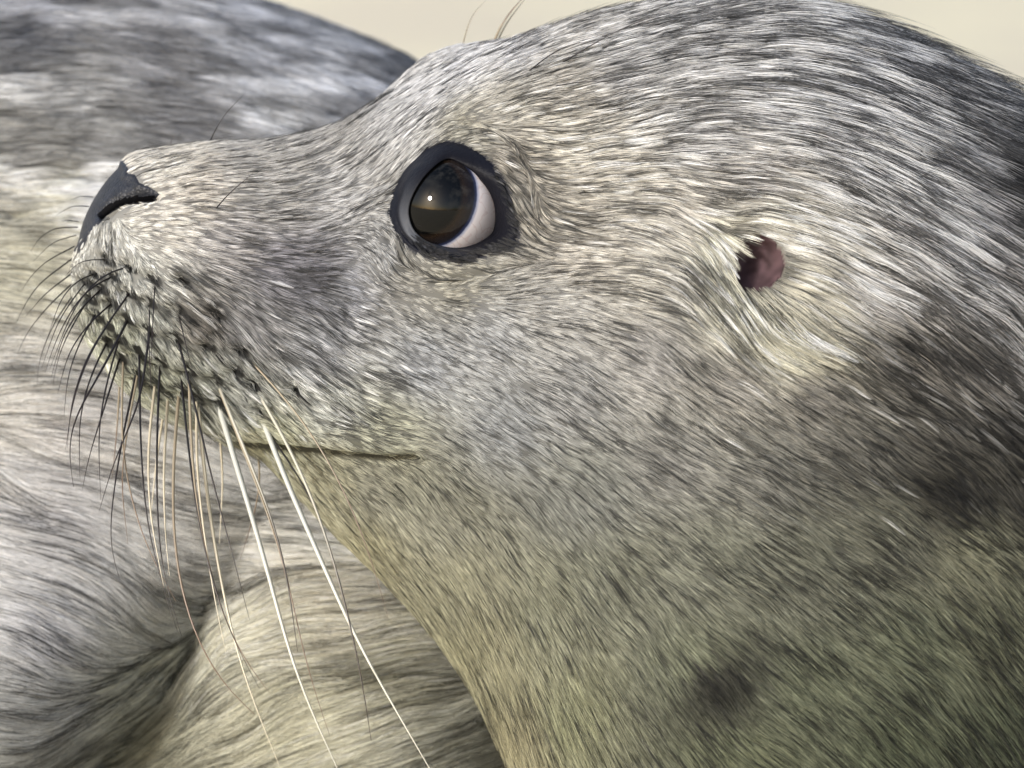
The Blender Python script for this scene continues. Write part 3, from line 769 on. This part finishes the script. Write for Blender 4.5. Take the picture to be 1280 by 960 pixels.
WH = [
 ([(160,399),(124,470),(92,520),(82,556),(92,609)], 'd', 1.9), ([(187,412),(176,504),(142,575),(124,639)], 'd', 1.7),
 ([(170,467),(150,560),(137,650),(135,699),(150,725)], 'd', 1.6), ([(150,446),(127,520),(108,580),(103,612)], 'd', 1.5),
 ([(200,455),(195,560),(197,680),(206,736),(227,795)], 'd', 1.7), ([(154,450),(150,560),(172,661),(199,717),(220,752)], 't', 1.6),
 ([(174,440),(175,560),(184,672),(204,734),(222,790)], 'd', 1.6), ([(224,488),(216,560),(214,661),(223,740),(242,797),(274,862),(296,887),(318,893)], 't', 2.3),
 ([(236,464),(238,560),(246,650),(262,717),(274,760),(296,821),(315,851),(337,866)], 't', 2.0), ([(222,424),(240,489),(262,590),(285,672),(302,736),(312,775)], 'd', 1.7),
 ([(247,500),(254,590),(264,660),(278,740),(290,800),(312,870),(349,957)], 'l', 2.6), ([(272,503),(296,586),(319,657),(341,736),(350,775),(367,844),(397,907),(424,966)], 'w', 4.0),
 ([(270,474),(303,555),(330,620),(352,680),(362,736),(372,815)], 'm', 2.2), ([(324,514),(360,612),(394,680),(416,736),(433,775),(459,830),(500,895),(540,966)], 'w', 3.9),
 ([(318,483),(367,564),(397,635),(416,691),(428,740),(441,790),(456,862),(464,926)], 'm', 2.3), ([(302,439),(371,511),(409,571),(442,635),(465,699),(485,772)], 't', 1.5),
 ([(335,540),(385,612),(415,690),(428,745)], 'd', 1.2), ([(270,476),(296,545),(328,620),(360,712),(378,825),(412,919)], 't', 1.7),
 ([(226,470),(240,607),(255,694),(276,765),(300,825),(324,860)], 'd', 1.6), ([(187,380),(186,440),(190,500)], 'd', 1.0),
 ([(194,350),(191,400),(188,470)], 'd', 1.0), ([(222,388),(232,430),(242,470)], 'd', .9),
 ([(162,333),(137,336),(110,358),(88,392),(62,462)], 'd', 1.2), ([(142,345),(118,354),(98,372),(72,418),(56,466)], 'd', 1.2),
 ([(134,325),(115,324),(97,328),(82,345)], 'd', .9), ([(119,342),(98,348),(76,372),(60,420)], 'd', 1.0), ([(127,361),(100,385),(78,420),(64,472)], 'd', 1.2),
 ([(140,379),(112,402),(85,440),(72,492)], 'd', 1.3), ([(162,366),(140,395),(112,440),(90,500),(82,562)], 'd', 1.4), ([(134,406),(108,446),(88,505),(84,560)], 'd', 1.5),
 ([(134,427),(112,470),(98,525),(100,600)], 'd', 1.4), ([(149,424),(132,480),(122,540),(126,625)], 'd', 1.4), ([(172,468),(160,530),(150,600),(160,680)], 't', 1.5),
 ([(194,480),(184,560),(186,640),(206,740)], 'l', 2.0), ([(246,498),(244,580),(258,690),(270,760),(282,815)], 'l', 2.0), ([(210,498),(204,580),(206,670),(212,720)], 'l', 2.2),
 ([(112,372),(94,400),(74,440),(66,480)], 'd', 1.1), ([(120,392),(100,425),(84,470),(80,520)], 'd', 1.2), ([(108,352),(92,372),(72,402),(52,460)], 'd', 1.0),
]
for p, k, r in WH:
    whisker('whisker', p, k, r, out=0.012 + 0.00005 * len(p) + 0.022 * min(1.0, abs(p[-1][1] - p[0][1]) / 400.0))
WFAR = [([(116,246),(100,245),(86,251)], 'd', .7), ([(111,258),(90,257),(70,269)], 'd', .8), ([(98,277),(86,275),(77,277)], 'd', .7), ([(97,284),(69,284),(48,297),(38,315)], 'd', .9),
 ([(95,294),(66,302),(41,327)], 'd', .8), ([(93,308),(56,327),(34,350),(26,365)], 'd', 1.0), ([(92,322),(47,355),(28,385),(20,404)], 'd', 1.1), ([(92,340),(56,367),(31,397)], 'd', 1.1),
 ([(94,351),(62,380),(31,418),(22,442)], 'd', 1.1), ([(96,362),(66,405),(48,450),(46,480)], 'd', 1.1),
 ([(322,560),(326,605),(316,650),(300,700)], 't', 1.4), ([(274,535),(279,600),(274,680)], 'l', 1.7), ([(150,470),(146,540),(140,600)], 't', 1.5), ([(206,505),(196,570),(188,650)], 'l', 1.8)]
for p, k, r in WFAR:
    whisker('whisker', p, k, r, out=0.010, base=0.012)
BROW = [([(697,82),(730,62),(770,38),(815,20),(862,12)], 'd', 1.0, None), ([(657,92),(685,70),(708,56),(738,51)], 'd', .9, None), ([(682,110),(730,101),(778,104)], 'd', .9, None),
 ([(261,180),(270,160),(283,140),(306,117)], 'd', .9, 0.0), ([(268,263),(285,243),(300,230),(318,215)], 'd', .9, None), ([(213,187),(214,176),(217,168)], 'd', .5, 0.0),
 ([(578,58),(584,34),(592,15),(607,1)], 't', .9, .02), ([(616,56),(627,30),(640,12),(657,-6)], 't', 2.0, .02), ([(620,56),(632,30),(645,13),(660,-6)], 't', 1.2, .021)]
for p, k, r, bs in BROW:
    whisker('eyebrow_whisker', p, k, r, out=0.012 if bs is None else 0.002, base=bs)

# ================================================================== the seal behind
S2 = [(-2600, 700, -2600, 760, 0.004, 0.24),
      (-2450, 560, -2450, 1000, 0.06, 0.24),
      (-1900, 250, -1900, 1250, 0.13, 0.25),
      (-1100,  20, -1100, 1640, 0.18, 0.26),
      ( -500, -60,  -500, 1640, 0.195, 0.27),
      ( -100, -75,  -100, 1640, 0.195, 0.27),
      (  150, -45,   130, 1640, 0.195, 0.27),
      (  345,  14,   300, 1640, 0.192, 0.265),
      (  505,  78,   450, 1640, 0.186, 0.262),
      (  640, 170,   600, 1600, 0.170, 0.262),
      (  760, 300,   740, 1500, 0.140, 0.275),
      (  850, 450,   840, 1230, 0.11, 0.30),
      (  910, 600,   910, 1150, 0.07, 0.32),
      (  940, 780,   940,  900, 0.02, 0.32)]
n2_ = len(S2) - 1
def samp2(t):
    return np.interp(t, [0, 0.06, 0.14, 0.85, 1.0], np.array([0, 2, 4.3, 9.2, n2_]) / n2_)
B2 = Grid(S2, 420, 520, samp2)
x, y = B2.px, B2.py
FOLD = [(330,640),(290,705),(245,765),(222,825),(190,875),(145,922),(100,965),(40,1010)]
fd, fs_ = pldist(x, y, FOLD)
leftside = fs_ < 0
nearm = B2.near
env = gauss(x, y, 40, 900, 300, 290)
d2 = np.where(leftside, 0.055 * env * (1 - np.exp(-fd / 75.0)), 0)
d2 += -0.012 * np.exp(-(fd / 55.0) ** 2) * np.where(leftside, .5, 1.0) * sm(640, 780, y)
d2 += 0.014 * gauss(x, y, 420, 900, 220, 180) * ~leftside
d2 += -0.006 * np.exp(-(pldist(x, y, [(-40,560),(60,585),(130,600),(180,612)])[0] / 14) ** 2)
d2 += 0.010 * gauss(x, y, 120, 540, 220, 70, 8)
d2 += -0.0035 * np.exp(-(pldist(x, y, [(-40,610),(20,640),(60,655)])[0] / 12) ** 2)
d2 += -0.002 * np.exp(-(pldist(x, y, [(260,745),(330,722),(420,718),(560,705)])[0] / 22) ** 2)
B2.displace(d2 * nearm)
x, y = B2.px, B2.py
FLOW2 = [(-200,200,1,-.2),(0,100,1,-.1),(200,100,1,.25),(400,100,1,.5),(0,300,1,.1),(-50,430,1,.25),(60,440,1,.35),(140,470,1,.15),(0,500,1,.1),(80,530,1,.15),(200,560,1,.22),(20,590,1,.45),(100,620,1,.2),(60,680,1,.18),(300,620,1,.35),(400,660,1,.3),(500,720,1,.12),(200,650,1,.3),
 (100,700,1,.55),(150,740,1,.85),(40,740,1,.4),(0,800,1,.55),(90,800,1,.55),(180,790,1,.4),(220,740,1,.55),(280,730,1,.15),(0,900,1,.3),(100,870,1,.05),(180,840,1,-.1),(60,940,1,-.25),(130,900,1,-.35),(215,860,.75,-.8),(240,820,.75,-.75),(270,780,1,-.45),(330,745,1,-.2),(420,740,1,-.03),(520,770,1,-.12),(330,820,1,-.3),(300,880,1,-.6),(400,860,1,-.28),(500,850,1,-.28),(200,930,.9,-.55),(300,940,1,-.45),(450,930,1,-.35),(580,900,1,-.35),(600,1000,1,-.3),(-600,600,1,.1)]
fl = shepard(x, y, FLOW2, 3.0, 18)
wob = (vnoise(B2.P + 2, 60) - 0.5) * 0.45 + (vnoise(B2.P + 7, 170) - 0.5) * 0.2
cw_, sw_ = np.cos(wob), np.sin(wob)
B2.set_flow(np.stack([fl[..., 0] * cw_ - fl[..., 1] * sw_, fl[..., 0] * sw_ + fl[..., 1] * cw_], 2))
COAT2 = [(0,30,120,122,130),(150,60,135,136,142),(300,40,120,123,132),(450,80,112,116,126),(400,130,135,138,146),(200,130,140,141,146),(60,120,150,150,150),(320,150,150,152,156),(0,200,165,163,158),(120,200,160,160,160),(40,260,190,186,165),(0,340,192,188,162),(60,380,205,200,180),(100,330,195,190,168),(0,450,212,206,194),(150,480,226,220,210),(60,540,206,202,200),(250,580,238,234,228),(350,640,238,234,222),(450,700,240,236,214),(40,640,192,190,192),(100,700,212,210,210),(180,700,230,226,222),(30,780,180,180,186),(120,800,200,200,196),(200,770,224,222,208),(30,900,160,162,164),(120,880,172,174,162),(180,850,190,190,168),(240,840,214,210,184),(300,820,222,216,186),(350,760,222,214,190),(450,800,226,222,192),(400,880,212,208,178),(520,860,200,200,182),(550,800,215,212,196),(300,920,200,196,164),(500,930,185,186,170),(150,950,140,138,112),(600,900,190,190,172)]
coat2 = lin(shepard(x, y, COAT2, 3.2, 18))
sp = vnoise(B2.P * np.array([0.6, 1, 1]), 70) * 0.6 + vnoise(B2.P * np.array([0.6, 1, 1]) + 3, 150) * 0.4
up = sm(460, 200, y)
coat2 *= (1 + up * (sm(0.45, 0.72, sp) * 1.7 - 0.1))[..., None]
for sx, sy, rx, ry, an, k in [(50,186,22,10,5,.55),(0,295,22,12,0,.6),(55,408,30,14,10,.3),(325,820,28,12,-25,.5),(12,625,22,12,30,.35),(430,112,40,6,5,.35),(275,735,14,8,0,.3),(40,955,30,12,0,.4)]:
    coat2 *= (1 - k * gauss(x, y, sx, sy, rx, ry, an))[..., None]
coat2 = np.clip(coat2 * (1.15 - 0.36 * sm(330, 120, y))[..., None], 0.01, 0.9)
infr = sm(-180, -40, x) * (1 - sm(700, 820, x)) * (1 - sm(1000, 1100, y)) * sm(-140, -60, y)
vis = np.clip((B2.N @ -FWD + 0.4) * 3, 0, 1)
sharp = sm(250, 480, y)
dens2 = (0.01 + infr * vis * (0.35 + 0.65 * sharp)) * sm(2, 10, np.arange(B2.ni))[:, None]
len2 = shepard(x, y, [(0,100,14),(300,100,14),(0,450,15),(200,580,16),(400,680,17),(60,700,13),(60,850,12),(150,850,12),(240,840,20),(330,800,20),(450,850,20),(550,780,17),(200,720,14)], 3, 20)[..., 0] * 0.00125
f2 = dict(dens=dens2, length=len2, crad=shepard(x, y, [(0,100,2.2),(200,560,2.2),(60,800,1.7),(150,800,1.6),(450,700,2.2),(400,860,2.6),(240,850,1.8)], 3, 20)[..., 0] * 0.001, cstr=0.25 + 0.5 * sharp, lift=shepard(x, y, [(0,100,.1),(200,560,.12),(60,800,.10),(250,830,.16),(450,850,.14)], 3, 20)[..., 0],
          rad=0.00006 + 0.00006 * (1 - sharp), color=coat2, dark=0.03 * sharp, var=np.full(x.shape, 0.09))
u2 = dict(f2); u2['length'] = len2 * 0.7; u2['crad'] = np.full(x.shape, 0.001); u2['cstr'] = np.full(x.shape, .2); u2['lift'] = f2['lift'] * 0.5; u2['color'] = coat2 * 0.8
g2 = dict(f2); g2['dens'] = dens2 * sm(0.30, 0.6, vnoise(B2.P + 1, 120)) * sharp; g2['length'] = len2 * 2.2; g2['crad'] = np.full(x.shape, 0.00016); g2['cstr'] = np.full(x.shape, .9)  # dark strands stand in for the shaded cracks between sheets of fur
g2['color'] = coat2 * 0.08 + 0.008; g2['dark'] = np.zeros(x.shape); g2['lift'] = f2['lift'] * 1.05
coat2 = coat2.mean(2, keepdims=True) * 0.35 + coat2 * 0.65
f2['color'] = coat2; f2['dark'] = f2['dark'] * 0.5
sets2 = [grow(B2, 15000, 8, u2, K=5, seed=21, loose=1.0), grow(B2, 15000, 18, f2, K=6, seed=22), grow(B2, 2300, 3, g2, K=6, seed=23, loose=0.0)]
c2 = dict(f2); c2['dens'] = np.clip(1 - infr * vis * 1.6, 0, 1) * sm(2, 10, np.arange(B2.ni))[:, None] * (B2.P[..., 2] > 0.004)
c2['length'] = len2 * 1.3; c2['crad'] = np.full(x.shape, 0.0034); c2['cstr'] = np.full(x.shape, .6); c2['rad'] = np.full(x.shape, 0.00030)
sets2.append(grow(B2, 14000, 9, c2, K=6, seed=24))
sets2[0] = (np.concatenate([sets2[0][0], sets2[0][0][:, -1:]], 1), np.concatenate([sets2[0][1], sets2[0][1][:, -1:] * 0.5], 1), sets2[0][2])
BP2 = B2.P.copy(); BP2[..., 2] = np.maximum(BP2[..., 2], 0.0)
seal2 = root('seal', (-0.2, 0.25, 0.0), 'cream-flanked seal with dappled grey back, folded skin, lying behind the whiskered seal', 'seal')
b2 = link('body', mesh_np('body', BP2, B2.faces(), coat2 * 0.28), None, M_skin); child_of(b2, seal2)
fur_object('fur', b2, sets2, M_fur2)
